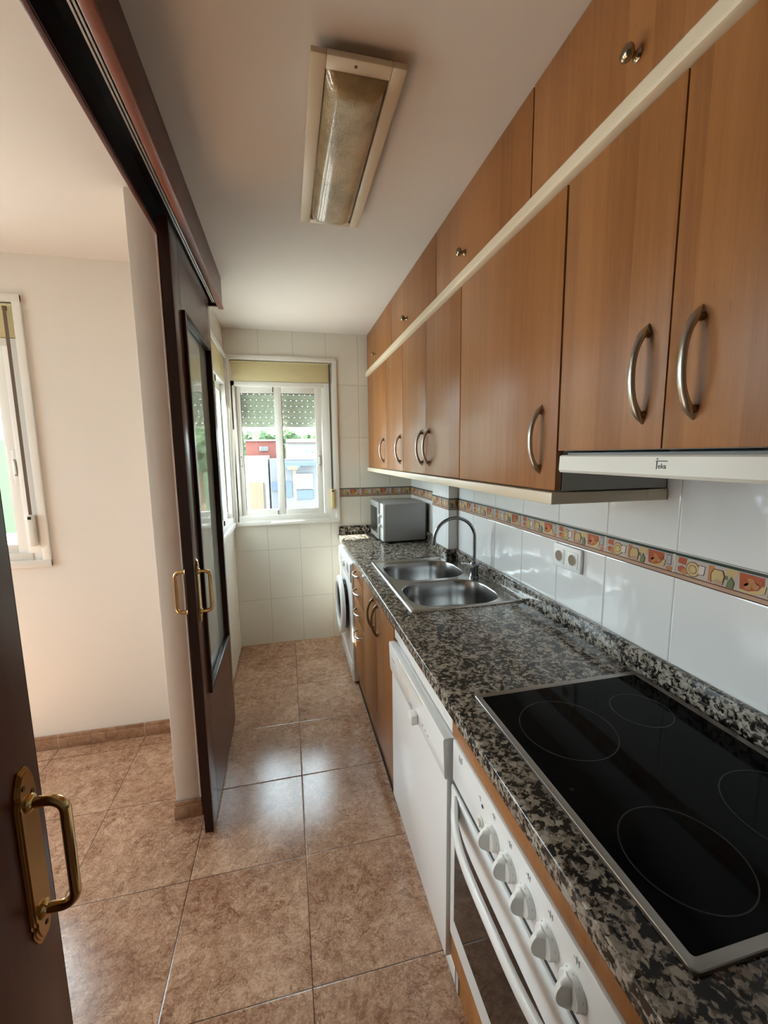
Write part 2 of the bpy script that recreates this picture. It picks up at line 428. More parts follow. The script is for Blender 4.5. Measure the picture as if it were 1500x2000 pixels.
# ------------------------------------------------------------------ decorative tile border
DECO = [plain('border_cream', (.44,.375,.33), .15, vary=.15), plain('border_red', (.38,.095,.045), .15, vary=.35), plain('border_orange', (.43,.19,.085), .15, vary=.3),
        plain('border_yellow', (.50,.37,.18), .15, vary=.2), plain('border_green', (.16,.20,.10), .15, vary=.3), plain('border_dark_green', (.030,.045,.035), .2),
        plain('border_brown', (.12,.04,.02), .2), plain('border_grey', (.34,.36,.36), .15, vary=.2), plain('border_white', (.58,.54,.50), .1), plain('border_stone', (.42,.27,.19), .25, vary=.3)]
def disc(n, cx, cy, rx, ry, a0=0, a1=2*pi): return [(cx+rx*cos(a0+(a1-a0)*i/n), cy+ry*sin(a0+(a1-a0)*i/n)) for i in range(n)]
def border(name, fn, u0, u1, seams, z0=1.168, z1=1.238):
    """fn(u, z, d): d = distance off the wall face"""
    bm = B(); h = z1-z0
    prism(bm, [(u0,z0),(u1,z0),(u1,z1),(u0,z1)], fn, 0, .0015, 0)
    def p(poly, d, m):
        q = [(min(max(a,u0),u1), b) for a, b in poly]
        if max(a for a,_ in q)-min(a for a,_ in q) > .004: prism(bm, q, fn, .0016, .0018+d*.00025, m)
    p([(u0,z1-.009),(u1,z1-.009),(u1,z1-.002),(u0,z1-.002)], 0, 5)
    p([(u0,z1-.002),(u1,z1-.002),(u1,z1),(u0,z1)], 1, 8)
    p([(u0,z1-.012),(u1,z1-.012),(u1,z1-.009),(u0,z1-.009)], 0, 7)
    p([(u0,z0+.004),(u1,z0+.004),(u1,z0+.014),(u0,z0+.014)], 0, 9)
    p([(u0,z0+.012),(u1,z0+.012),(u1,z0+.0145),(u0,z0+.0145)], 1, 6)
    p([(u0,z0),(u1,z0),(u1,z0+.003),(u0,z0+.003)], 0, 6)
    def q(s, pts, d, m): p([(s+a*.2475, z0+b*h) for a, b in pts], d, m)
    def dq(s, cx, cy, rx, ry, d, m): q(s, disc(14, cx, cy, rx, ry), d, m)
    def outl(s, pts, d, m):
        cx = sum(a for a,_ in pts)/len(pts); cy = sum(b for _,b in pts)/len(pts)
        q(s, [(cx+(a-cx)*1.16, cy+(b-cy)*1.12) for a, b in pts], d, 6); q(s, pts, d+1, m)
    for s in seams:
        # tomatoes, plate with cup, jar, bottle, big red block with fruit, grey jug
        q(s, [(.03,.62),(.12,.58),(.13,.84),(.04,.84)], 1, 1)
        dq(s, .075, .40, .042, .13, 2, 1); dq(s, .11, .33, .035, .11, 3, 2)
        dq(s, .20, .50, .075, .28, 2, 6); dq(s, .20, .50, .068, .255, 3, 3); dq(s, .20, .50, .044, .16, 4, 6); dq(s, .20, .50, .038, .14, 5, 3)
        outl(s, [(.265,.38),(.315,.40),(.325,.70),(.262,.70)], 2, 8)
        q(s, [(.36,.26),(.40,.24),(.42,.82),(.36,.82)], 1, 2)
        outl(s, [(.40,.30),(.50,.28),(.515,.55),(.495,.72),(.42,.72),(.395,.55)], 3, 3)
        dq(s, .46, .30, .05, .09, 6, 9)
        q(s, [(.53,.60),(.63,.60),(.64,.86),(.53,.86)], 1, 3); q(s, [(.52,.46),(.55,.46),(.55,.60),(.52,.60)], 1, 4)
        outl(s, [(.545,.24),(.60,.24),(.61,.42),(.58,.58),(.555,.42)], 3, 4)
        q(s, [(.66,.30),(.86,.30),(.86,.84),(.65,.84)], 1, 1)
        for cx, cy, r in ((.70,.55,.035),(.75,.62,.035),(.79,.52,.035),(.73,.45,.034),(.82,.66,.03)): dq(s, cx, cy, r, r*3.2, 3+int(cx*100)%3, 2 if int(cx*100) % 2 else 1)
        q(s, [(.66,.26),(.78,.22),(.87,.34),(.88,.58),(.85,.56),(.82,.40),(.74,.30),(.66,.32)], 6, 3)
        outl(s, [(.90,.46),(.945,.46),(.95,.80),(.895,.80)], 2, 7)
        dq(s, .93, .30, .04, .09, 3, 2)
        q(s, [(.97,.20),(1.0,.20),(1.03,.55),(1.0,.9),(.97,.9),(.995,.55)], 2, 8)
        q(s, [(.985,.20),(.993,.20),(1.018,.55),(.993,.9),(.985,.9),(1.008,.55)], 4, 9)
    return struct(name, bm, DECO)
rs = [.878 + .2475*k for k in range(-5, 8)]
border('trim_1', lambda u, z, d: (WX-d, -u, z), -2.33, .30, [-s for s in rs])
border('trim_2', lambda u, z, d: (PX-d, -u, z), -2.61, -2.33, [-2.61-.10, -2.61+.1475])
border('trim_3', lambda u, z, d: (1.006-d, -u, z), -YF, -2.61, [-3.45, -3.2025, -2.955, -2.7075])
border('trim_4', lambda u, z, d: (u, YF-d, z), .408, 1.006, [.33, .5775, .825])
border('trim_5', lambda u, z, d: (u, 2.33-d, z), PX, WX-.001, [PX-.12])

# ------------------------------------------------------------------ windows
def window(name, fn, u0, u1, z0, z1, frame_u0, frame_u1, box_u, mids, strap_u, sash, shutter_z, depth=.15, handles=(), winder=(1.093,1.223), mirror=1):
    """fn(u, w, z) world, w positive outwards. sash = [(u_glass0,u_glass1, w, stile_l, stile_r)]"""
    def bx(bm, a0, a1, w0, w1, c0, c1, bev=0, mat=0):
        A = fn(a0, w0, c0); Bq = fn(a1, w1, c1)
        box(bm, A[0], Bq[0], A[1], Bq[1], A[2], Bq[2], bev, mat)
    bm = B(); cw = .034
    bx(bm, u0, u0+cw, -.014, .0, z0, z1, .003); bx(bm, u1-cw, u1, -.014, .0, z0, z1, .003)
    bx(bm, u0, u1, -.016, .0, z1-cw, z1, .003); bx(bm, u0, u1, -.018, .0, z0, z0+cw, .003)
    bx(bm, u0+.005, u0+cw+.008, -.004, .0, z0+cw, z1-cw)
    root = struct(name, bm, M['alu_white'])
    bm = B(); zt = 2.05
    # fixed frame
    bx(bm, u0+cw-.012, frame_u0+.02, -.004, .09, z0+cw-.01, zt, .002); bx(bm, frame_u1-.02, u1-cw+.012, -.002, .09, z0+cw-.01, zt, .002)
    bx(bm, frame_u0, frame_u1, -.004, .09, zt-.035, zt, .002); bx(bm, frame_u0, frame_u1, -.006, .09, z0+cw-.012, 1.045, .002)
    bx(bm, u0+cw-.012, u1-cw+.012, .021, .092, zt-.01, z1-cw+.03)
    obj('window_frame', bm, M['alu_white'], root)
    bm = B(); bx(bm, box_u[0], box_u[1], -.002, .02, zt+.002, z1-cw-.006, .002); bx(bm, box_u[0], box_u[1], -.004, -.001, z1-cw-.018, z1-cw-.006)
    obj('shutter_box_cover', bm, M['boxyel'], root)
    gz0, gz1 = 1.088, 1.967
    for i, (a, b, w, sl, sr) in enumerate(sash):
        bm = B(); zb = 1.042; zz = 2.018
        bx(bm, a-sl, a, w, w+.022, zb, zz, .003); bx(bm, b, b+sr, w, w+.022, zb, zz, .003)
        bx(bm, a, b, w+.001, w+.021, zb, gz0, .002); bx(bm, a, b, w+.001, w+.021, gz1, zz, .002)
        bx(bm, a, a+.003, w-.0005, w+.004, gz0, gz1, 0, 1); bx(bm, a, b, w-.0005, w+.004, gz1-.003, gz1, 0, 1)
        s = obj('sash', bm, [M['alu_white'], M['black']], root)
        bm = B(); bx(bm, a, b, w+.010, w+.013, gz0, gz1); obj('glass_pane', bm, M['glass'], s)
        hu = handles[i] if i < len(handles) else None
        if hu is not None:
            bm = B(); bx(bm, hu-.012, hu+.012, w-.004, w+.001, 1.375, 1.545, .003)
            bx(bm, hu-.006, hu+.006, w-.0055, w-.002, 1.42, 1.50, .001, 1)
            bx(bm, hu-.004, hu+.004, w-.012, w-.003, 1.43, 1.49, .002)
            obj('pull_handle', bm, [M['alu_white'], M['greyp']], s)
    # black brush blocks at the meeting stile
    bm = B(); m = mids
    bx(bm, m-.004, m+.002, .0, .012, 1.975, 2.012); bx(bm, m-.004, m+.002, -.002, .012, 1.048, 1.08)
    obj('brush_seal', bm, M['black'], root)
    # roller shutter
    bm = B(); z = shutter_z; a, b = frame_u0, frame_u1
    bx(bm, a, b, .095, .107, z, z+.028, .002)
    z += .031
    while z < zt+.10:
        bx(bm, a, b, .096, .104, z+.0020, z+.0428, .0006)
        u = a+.02 + (.02 if int(z*1000) % 2 else 0)
        while u < b:
            bx(bm, u, u+.036, .098, .102, z-.003, z+.008); u += .043
        z += .0435
    obj('roller_shutter', bm, M['slat'], root)
    # lift strap and winder
    bm = B(); s0 = strap_u-.007; s1 = strap_u+.007
    bx(bm, s0, s1, -.022, -.0205, winder[1]-.02, 2.178); bx(bm, s0-.001, s1+.001, -.0235, -.014, 2.165, 2.185, .001)
    obj('lift_strap', bm, M['strap'], root)
    bm = B(); bx(bm, strap_u-.013, strap_u+.013, -.034, -.002, winder[0]-.012, winder[1]+.012, .005); bx(bm, s0, s1, -.036, -.03, winder[1]-.01, winder[1]+.004, 0, 1)
    obj('strap_winder', bm, [M['yelp'] if mirror == 1 else M['offwhite'], M['black']], root)
    return root

window('window_1', lambda u, w, z: (u, YF+w, z), -.408, .405, .968, 2.235, -.368, .305, (-.380, .343), -.075, .350,
       [(-.312, -.068, .030, .035, .03), (-.016, .234, .006, .054, .048)], 1.722, handles=(-.330, .258))
window('window_2', lambda u, w, z: (XL-w, YF-u, z), .006, .90, .968, 2.235, .040, .86, (.030, .84), .45, .872,
       [(.064, .42, .030, .02, .03), (.48, .83, .006, .054, .03)], 1.98, handles=(.46, .845))
window('window_3', lambda u, w, z: (u, LYF+w, z), -2.48, -1.148, .975, 2.240, -2.43, -1.225, (-2.44, -1.187), -1.80, -1.207,
       [(-2.34, -1.84, .030, .05, .03), (-1.78, -1.29, .006, .054, .062)], 1.975, handles=(None, -1.255), mirror=2)
# unseen window added to the neighbouring room to light the near half
bm = B()
for a0, a1 in ((.75,.81),(1.37,1.43),(1.99,2.05)): box(bm, LX-.10, LX-.04, a0, a1, .65, 2.2, .004)
box(bm, LX-.10, LX-.04, .75, 2.05, .65, .72, .004); box(bm, LX-.10, LX-.04, .75, 2.05, 2.13, 2.2, .004)
w4 = struct('window_4', bm, M['alu_white'])
for a0, a1 in ((.81,1.37),(1.43,1.99)):
    bm = B(); box(bm, LX-.072, LX-.068, a0, a1, .72, 2.13); obj('glass_pane', bm, M['glass'], w4)

# ------------------------------------------------------------------ sliding doors, pelmet and rails
def pull(parent, x, y, side, dz=0):
    """brass back plate and D-shaped grip on a door face; side = +1 / -1 facing"""
    z0, z1 = .874+dz, 1.122+dz; w = .0225
    prof = []
    hw = lambda t: w*(1 if t > .16 else (.42+.58*math.sin(min(1, t/.16)*pi/2))) * (1 - (.16 if .10 < t < .15 else 0))
    n = 40; L = []; R = []
    for i in range(n+1):
        t = i/n; tt = min(t, 1-t); ww = hw(tt)
        if tt < .012: ww *= .72
        L.append((y-ww, z0+(z1-z0)*t)); R.append((y+ww, z0+(z1-z0)*t))
    poly = L + R[::-1]
    def shr(k, dz): 
        return [(y+(a-y)*k, (z0+z1)/2+(b-(z0+z1)/2)*dz) for a, b in poly]
    fn = lambda a, b, d: (x+side*d, a, b)
    bm = B(); prism(bm, poly, fn, 0, .0025); prism(bm, shr(.88,.975), fn, .0024, .0045); prism(bm, shr(.74,.945), fn, .0044, .0062)
    for zz, yy in ((z0+.022, y+.002), (z1-.022, y-.007), (z1-.038, y+.009)):
        lathe(bm, [(0,.0005),(.0032,.0005),(.0032,.0012),(0,.0012)], (x+side*.0058, yy, zz), (side,0,0), 12, 1)
    pl = obj('door_handle', bm, [M['brass'], M['strap']], parent, label='brass handle', ang=30)
    bm = B(); za, zb = .918+dz, 1.074+dz; o = .045; r = .018; pts = []
    pts.append((x+side*.004, y, za)); pts.append((x+side*.012, y, za))
    for k in range(9):
        a = pi/2*k/8; pts.append((x+side*(o-r+r*sin(a)), y, za+r-r*cos(a)))
    for k in range(9):
        a = pi/2*k/8; pts.append((x+side*(o-r+r*cos(a)), y, zb-r+r*sin(a)))
    pts.append((x+side*.012, y, zb)); pts.append((x+side*.004, y, zb))
    tube(bm, pts, .0068, 16)
    for zz in (za, zb): lathe(bm, [(.0068,.004),(.0115,.004),(.0115,.008),(.009,.011),(.0068,.012)], (x, y, zz), (side,0,0), 20)
    obj('grip', bm, M['brass'], pl)

def door_leaf(name, y0, y1, x0, x1, hy, gy0, gy1, handle_dz):
    z0, z1 = .012, 2.285; gz0, gz1 = .545, 2.025
    bm = B()
    box(bm, x0, x1, y0, gy0, z0, z1, .0015); box(bm, x0, x1, gy1, y1, z0, z1, .0015)
    box(bm, x0, x1, gy0, gy1, z0, gz0, .0); box(bm, x0, x1, gy0, gy1, gz1, z1, .0)
    # lipping on the long edges
    d = struct(name, bm, [M['wooddk']])
    bm = B(); box(bm, x0+.0005, x1-.0005, y0-.0015, y0+.002, z0, z1); box(bm, x0+.0005, x1-.0005, y1-.002, y1+.0015, z0, z1)
    obj('edge_lipping', bm, M['wooddkx'], d)
    bm = B(); w = .017
    for xa, xb in ((x1-.012, x1+.012), (x0-.012, x0+.012)):
        box(bm, xa, xb, gy0-.004, gy0+w, gz0-.004, gz1+.004, .003); box(bm, xa, xb, gy1-w, gy1+.004, gz0-.004, gz1+.004, .003)
        box(bm, xa, xb, gy0+w, gy1-w, gz0-.004, gz0+w, .003); box(bm, xa, xb, gy0+w, gy1-w, gz1-w, gz1+.004, .003)
    obj('glazing_bead', bm, M['wooddkx'], d)
    bm = B(); xm = (x0+x1)/2; box(bm, xm-.002, xm+.002, gy0, gy1, gz0, gz1); obj('glass_pane', bm, M['frost'], d)
    pull(d, x1, hy, 1, handle_dz); pull(d, x0, hy, -1, handle_dz)
    bm = B(); box(bm, xm-.006, xm+.006, y0+.012, y0+.03, .001, .014, .002); obj('floor_guide', bm, M['whitep'], d)
    return d
door_leaf('door_1', 1.615, 2.362, -.378, -.345, 1.655, 1.728, 2.272, 0)
door_leaf('door_2', -.14, .610, -.378, -.345, .573, -.03, .455, -.010)

bm = B(); py0, py1 = -.30, 2.445
box(bm, -.306, -.290, py0, py1, 2.270, H-.001, .0015)                      # kitchen-side fascia
box(bm, -.408, -.395, py0, 1.728, 2.270, H-.001, .0015)              # room-side fascia
box(bm, -.408, -.290, py1-.014, py1, 2.272, H-.001, .0015)
box(bm, -.395, -.306, py0, py1-.014, 2.36, H-.002, 0, 1)  # near-black lining paints in the shade of the hollow pelmet
box(bm, -.394, -.3925, py0, py1-.014, 2.272, 2.36, 0, 1)
pel = struct('trim_6', bm, [M['wooddk'], M['wooddkx']])
bm = B(); box(bm, -.311, -.284, py0, py1+.004, 2.262, 2.273, .0035); obj('bottom_moulding', bm, M['mouldrd'], pel)
bm = B()
for xx in (-.336, -.3275, -.319): box(bm, xx, xx+.0045, py0, py1-.02, 2.285, 2.305)
box(bm, -.338, -.312, py0, py1-.02, 2.303, 2.335)
obj('sliding_rail', bm, M['rail'], pel)

# ------------------------------------------------------------------ ceiling lamp
M['lampcream'] = plain('yellowed_lamp_plastic', (.66,.56,.42), .4, vary=.05)
lamp = thing('ceiling_lamp', 'rectangular fluorescent ceiling lamp with cream frame and yellowed prismatic cover', 'lamp', (.20,1.38,H))
bm = B(); lx0, lx1, ly0, ly1 = .091, .314, 1.062, 1.765
box(bm, lx0+.022, lx1-.022, ly0+.028, ly1-.028, 2.396, H-.001, .003)
obj('housing', bm, M['lampcream'], lamp)
bm = B(); ix0, ix1, iy0, iy1 = .127, .280, 1.100, 1.735; zf0, zf1 = 2.384, 2.398
box(bm, lx0, ix0, ly0, ly1, zf0, zf1, .003); box(bm, ix1, lx1, ly0, ly1, zf0, zf1, .003)
box(bm, ix0, ix1, ly0, iy0, zf0, zf1, .003); box(bm, ix0, ix1, iy1, ly1, zf0, zf1, .003)
lathe(bm, [(0,0),(.004,0),(.004,.001),(0,.001)], (.195, ly0+.017, zf0+.0002), (0,0,-1), 12, 1)
obj('frame', bm, [M['lampcream'], M['strap']], lamp)
bm = B(); n = 14; rows = []
ys = [iy0+.004] + [iy0+.004+.045*math.sin(k/5*pi/2) for k in range(1,6)] + [1.3, 1.5, 1.6, iy1-.049] + [iy1-.004-.045*math.cos(k/5*pi/2) for k in range(1,5)] + [iy1-.004]
for yi in ys:
    e = min((yi-iy0-.004)/.045, (iy1-.004-yi)/.045, 1); e = max(e, 0); prof = math.sqrt(max(0, 1-(1-e)**2))
    row = []
    for j in range(n+1):
        t = j/n; xx = ix0+.003+(ix1-ix0-.006)*t; s = abs(2*t-1); d = (1-s**5)*.032*prof
        row.append(bm.verts.new((xx, yi, zf0+.004-d)))
    rows.append(row)
for r0, r1 in zip(rows, rows[1:]):
    for j in range(n): bm.faces.new((r0[j], r0[j+1], r1[j+1], r1[j]))
obj('diffuser', bm, M['diffuser'], lamp, ang=60)

# ------------------------------------------------------------------ handles
def bow(parent, p0, p1, out, depth=.031, mat='nickel', r=.0056, name='handle', label=None):
    """bow handle between the two tips p0,p1, bulging towards out"""
    p0, p1, out = Vector(p0), Vector(p1), Vector(out).normalized()
    bm = B(); pts = []; rr = []; n = 24
    for i in range(n+1):
        t = i/n; s = 2*t-1
        d = depth*(1-abs(s)**2.3)
        pts.append(p0.lerp(p1, t)+out*(d+.0008)); e = min(t, 1-t)
        rr.append(r*(.18+.82*min(1, (e/.10)**.7)) * (1.0+.25*math.exp(-((e-.13)/.05)**2)))
    tube(bm, pts, rr, 12, up=out, flat=1.25)
    for t in (.10, .90):
        c = p0.lerp(p1, t); a = (p1-p0).normalized(); L = (p1-p0).length
        d = depth*(1-abs(2*t-1)**2.3)
        lathe(bm, [(.0072,0),(.0062,.003),(.0052,d)], c, out, 12, 1)
    return obj(name, bm, [M[mat], M['bronze']], parent, label=label, ang=50)

def knob(parent, p, out):
    bm = B()
    lathe(bm, [(.0001,0),(.0105,0),(.0108,.002),(.0095,.003),(.0065,.004),(.0052,.010),(.0055,.013),(.011,.016),(.0138,.020),(.0142,.024),(.012,.029),(.007,.032),(.0001,.0335)], p, out, 24)
    return obj('knob', bm, M['knobm'], parent, ang=60)

# ------------------------------------------------------------------ wall cabinets
FX = .650; DT = .018
def wall_unit(name, label, y0, y1, z0, z1, doors, group=None):
    """doors: list of (ya, yb, handle spec)"""
    t = thing(name, label, 'cabinet', ((FX+WX)/2, (y0+y1)/2, z0), group)
    XB = .988 if y1 <= 2.34 else .926
    bm = B()
    box(bm, FX+DT+.001, XB, y0, y0+.016, z0, z1); box(bm, FX+DT+.001, XB, y1-.016, y1, z0, z1)
    box(bm, FX+DT+.001, XB, y0+.016, y1-.016, z0, z0+.016); box(bm, FX+DT+.001, XB, y0+.016, y1-.016, z1-.016, z1)
    box(bm, XB-.006, XB, y0+.016, y1-.016, z0+.016, z1-.016)
    box(bm, FX+DT+.001, FX+DT+.006, y0+.001, y1-.001, z0+.001, z1-.001, mat=1)  # dark sheet behind the doors, painting shade into their gaps
    obj('body', bm, [M['melamine'], M['dark']], t)
    for d in doors:
        ya, yb, kind, hy, hz0, hz1 = d
        bm = B(); box(bm, FX, FX+DT, ya+.0016, yb-.0016, z0+.001, z1-.001, .0012)
        dr = obj('door', bm, M['wood'], t)
        if kind == 'bow': bow(dr, (FX, hy, hz0), (FX, hy, hz1), (-1,0,0))
        else: knob(dr, (FX, hy, hz0), (-1,0,0))
    return t
Z0, Z1 = 1.404, 2.104
G1 = 'wall cabinets under the cream moulding'
wall_unit('wall_cabinet', 'farthest wooden wall cabinet, its single door beside the window wall', 2.722, 3.348, Z0, Z1, [(2.722,3.348,'bow',2.80,1.445,1.615)])
wall_unit('wall_cabinet', 'narrow single-door wall cabinet second from the window wall, above the microwave', 2.328, 2.720, Z0, Z1, [(2.328,2.720,'bow',2.378,1.445,1.615)])
wall_unit('wall_cabinet', 'two-door wall cabinet with a facing pair of bow handles above the sink', 1.522, 2.326, Z0, Z1, [(1.924,2.326,'bow',1.975,1.445,1.618),(1.522,1.924,'bow',1.872,1.445,1.618)])
wall_unit('wall_cabinet', 'wide single-door wall cabinet between the sink pair and the extractor hood', .922, 1.520, Z0, Z1, [(.922,1.520,'bow',.990,1.445,1.622)])
wall_unit('wall_cabinet', 'short two-door wall cabinet directly above the extractor hood', .320, .918, 1.503, Z1, [(.624,.918,'bow',.668,1.550,1.728),(.320,.624,'bow',.567,1.550,1.728)])
for k, (ya, yb, lab) in enumerate(((2.572,3.348,'farthest top cabinet under the ceiling, next to the tiled window wall'), (1.792,2.570,'top cabinet second from the window wall, flap door with small round knob'),
                    (1.076,1.790,'top cabinet third from the window wall, above the wide single door'), (.320,1.074,'nearest top cabinet, above the extractor hood doors, with a pewter knob'))):
    wall_unit('top_cabinet', lab, ya, yb, 2.150, H-.003, [(ya,yb,'knob',(3.04,2.235,1.495,.735)[k],2.208,0)])
# cream moulding between the rows, cream board under the lower row
bm = B()
sec = [(.668,2.1065),(.640,2.1065),(.6345,2.109),(.632,2.114),(.632,2.120),(.636,2.124),(.636,2.142),(.640,2.1475),(.668,2.1475)]
prism(bm, sec, lambda a, b, d: (a, d, b), .30, 3.348)
obj('cornice_moulding', bm, M['creamtrim'], label='long cream moulding running between the upper and lower wall cabinets', cat='moulding', loc=(.65,1.82,2.107))
bm = B()
box(bm, .638, .926, .918, 3.346, 1.371, 1.4005, .002)
box(bm, .926, .987, .918, 2.327, 1.371, 1.4005)
obj('cabinet_base_board', bm, M['creamtrim'], label='long cream board along the underside of the wall cabinets', cat='board', loc=(.80,2.1,1.371))

# ------------------------------------------------------------------ extractor hood
hood = thing('range_hood', 'white pull-out extractor hood with brand lettering under the short cabinet', 'extractor hood', (.80,.60,1.45))
bm = B(); box(bm, .668, .985, .325, .905, 1.462, 1.4995, .003, 0); box(bm, .69, .96, .36, .87, 1.458, 1.464, 0, 1); obj('body', bm, [M['greyp'], M['steel']], hood)
bm = B()
sec = [(.652,1.452),(.636,1.4535),(.6325,1.459),(.634,1.4905),(.638,1.4935),(.652,1.4935)]
prism(bm, sec, lambda a, b, d: (a, d, b), .300, .886); fp = obj('front_panel', bm, M['creamtrim'] if False else M['offwhite'], hood)
def text_mesh(bm, s, size, fn, d, mat=0, thick=.0004):
    cu = bpy.data.curves.new('t', 'FONT'); cu.body = s; cu.size = size; cu.offset = size*.015; cu.resolution_u = 3
    o = bpy.data.objects.new('t', cu); me = bpy.data.meshes.new_from_object(o)
    tb = bmesh.new(); tb.from_mesh(me)
    vm = {}
    for f in tb.faces:
        vs = []
        for v in f.verts:
            if v.index not in vm: vm[v.index] = bm.verts.new(fn(v.co.x, v.co.y, d))
            vs.append(vm[v.index])
        try: nf = bm.faces.new(vs); nf.material_index = mat
        except ValueError: pass
    tb.free(); bpy.data.objects.remove(o); bpy.data.curves.remove(cu); bpy.data.meshes.remove(me)
bm = B(); yL = .6165; zL = 1.4685
fnl = lambda a, b, d: (.6338-.0006-d, yL-a, zL+b)
prism(bm, [(0,.0135),(.0235,.0135),(.0235,.0150),(0,.0150)], fnl, 0, .0004)
prism(bm, [(.0015,0),(.0035,0),(.0035,.0135),(.0015,.0135)], fnl, 0, .0004)
prism(bm, disc(8,.003,.0182,.0014,.0014), fnl, 0, .0004)
text_mesh(bm, 'eka', .0125, lambda a, b, d: fnl(.0050+a*.98, .0015+b, d), .0004)
obj('lettering', bm, M['dkprint'], fp)

# ------------------------------------------------------------------ base units
CX = .402; BX0 = CX; SL0, SL1 = .826, .865
def base_body(t, y0, y1, z0, z1, ta=None, tb=None):
    bm = B()
    box(bm, BX0+.001, .985 if y1 < 2.34 else .925, y0, y0+.016, z0, ta or z1); box(bm, BX0+.001, .985 if y1 < 2.34 else .925, y1-.016, y1, z0, tb or z1)
    box(bm, BX0+.001, .92, y0+.016, y1-.016, z0, z0+.016); box(bm, BX0+.001, BX0+.005, y0, y1, z0, z1, mat=1)  # dark front sheet paints the shade between doors and drawers
    return obj('body', bm, [M['melamine'], M['dark']], t)
def plinth(t, y0, y1, z1=.118, mat='wood'):
    bm = B(); box(bm, .408, .424, y0, y1, .001, z1, .001); box(bm, .402, .409, y0, y1, .001, .012, .001, 1)
    return obj('plinth', bm, [M[mat], M['dark']], t)
sk = thing('base_cabinet', 'two-door wooden base cabinet under the sink with a facing pair of bow handles', 'cabinet', (.69,1.87,0))
base_body(sk, 1.532, 2.212, .120, .822, None, .70); plinth(sk, 1.532, 2.212)
for ya, yb, hy in ((1.532,1.871,1.832),(1.873,2.212,1.925)):
    bm = B(); box(bm, .385, .401, ya+.001, yb-.0005, .135, .818, .0012); d = obj('door', bm, M['wood'], sk)
    bow(d, (.385, hy, .650), (.385, hy, .815), (-1,0,0), mat='bronze', label=None)
dc = thing('drawer_unit', 'narrow wooden unit of four drawers between the washing machine and sink cabinet', 'drawers', (.69,2.39,0))
base_body(dc, 2.214, 2.560, .120, .822, .70, None); plinth(dc, 2.214, 2.560)
for za, zb in ((.763,.818),(.643,.760),(.515,.640),(.135,.512)):
    pass
for za, zb, hz in ((.757,.818,.800),(.630,.754,.690),(.500,.627,.565),(.135,.497,.425)):
    bm = B(); box(bm, .385, .401, 2.216, 2.558, za, zb, .0012); d = obj('drawer', bm, M['wood'], dc)
    bow(d, (.385, 2.305, hz), (.385, 2.465, hz), (-1,0,0), mat='chrome', r=.005)

# dishwasher
dw = thing('dishwasher', 'white freestanding dishwasher under the worktop left of the oven', 'dishwasher', (.69,1.23,0))
y0, y1 = .934, 1.528
bm = B(); box(bm, .398, .96, y0, y1, .10, .822, .003); box(bm, .388, .402, y0, y1, .785, .823, .003); obj('body', bm, M['white'], dw)
bm = B(); box(bm, .375, .397, y0+.002, y1-.002, .104, .660, .004); dd = obj('door', bm, M['white'], dw)
bm = B()
prof = [(.397,.655),(.371,.655),(.368,.660),(.364,.765),(.367,.771),(.386,.771),(.397,.765)]
prism(bm, prof, lambda a, b, d: (a, d, b), y0+.001, y1-.001)
cp = obj('control_panel', bm, M['white'], dw)
bm = B(); box(bm, .3655, .372, 1.255, 1.395, .690, .748, .004); prism(bm, [(1.14,.742),(1.36,.742),(1.40,.765),(1.10,.765)], lambda a, b, d: (.3655-d, a, b), 0, .004)
obj('grip_recess', bm, M['offwhite'], cp)
bm = B(); box(bm, .345, .367, 1.158, 1.196, .660, .692, .004); obj('programme_knob', bm, M['whitep'], cp)
for (ya, yb, za, zb, xx) in [(v, v+.006, .688, .692, .3658) for v in (1.06,1.085,1.11)] + [(v, v+.008, .676, .684, .3658) for v in (1.225,1.24)] + [(1.455,1.487,.714,.722,.3650)]:
    bm = B(); box(bm, xx, xx+.0009, ya, yb, za, zb); obj('printed_mark', bm, M['print'], cp)
bm = B(); box(bm, .404, .42, y0+.002, y1-.002, .002, .100, .002); obj('plinth', bm, M['white'], dw)

# oven and its housing
oh = thing('oven_housing', 'wooden base unit framing the built-in oven below the hob', 'cabinet', (.69,.61,0))
bm = B()
box(bm, .404, .98, .302, .318, .001, .822); box(bm, .404, .98, .912, .928, .001, .822); box(bm, .404, .98, .318, .912, .10, .118); box(bm, .9,.98,.318,.912,.118,.60)
obj('body', bm, M['melamine'], oh)
bm = B(); box(bm, .386, .403, .302, .926, .788, .8245, .001); obj('filler_strip', bm, M['wood'], oh)
bm = B(); box(bm, .388, .403, .302, .926, .118, .205, .001); box(bm, .408, .42, .302, .926, .001, .116); obj('lower_panel', bm, M['wood'], oh)
ov = thing('oven', 'white built-in electric oven with five knobs and dark glass door', 'oven', (.60,.61,.21))
bm = B(); box(bm, .405, .88, .322, .908, .214, .784); box(bm, .392, .4030, .310, .908, .215, .784, 0, 1); box(bm, .3815, .4030, .310, .907, .6642, .6748, 0, 1); obj('body', bm, [M['greyp'], M['black']], ov)  # black strip in the slit above the door stands in for its shade
bm = B(); box(bm, .380, .394, .306, .910, .675, .787, .003); pn = obj('control_panel', bm, M['white'], ov)
bm = B(); box(bm, .376, .394, .306, .910, .224, .664, .004); od = obj('door', bm, M['white'], ov)
# glass with a curved top
bm = B(); top = [( .338+(.880-.338)*i/24, .568+.055*(abs(2*i/24-1))**9) for i in range(25)]
prism(bm, [(.338,.292)] + top + [(.880,.292)], lambda a, b, d: (.3762-d, a, b), 0, .0012)
obj('glass_pane', bm, M['ovenglass'], od)
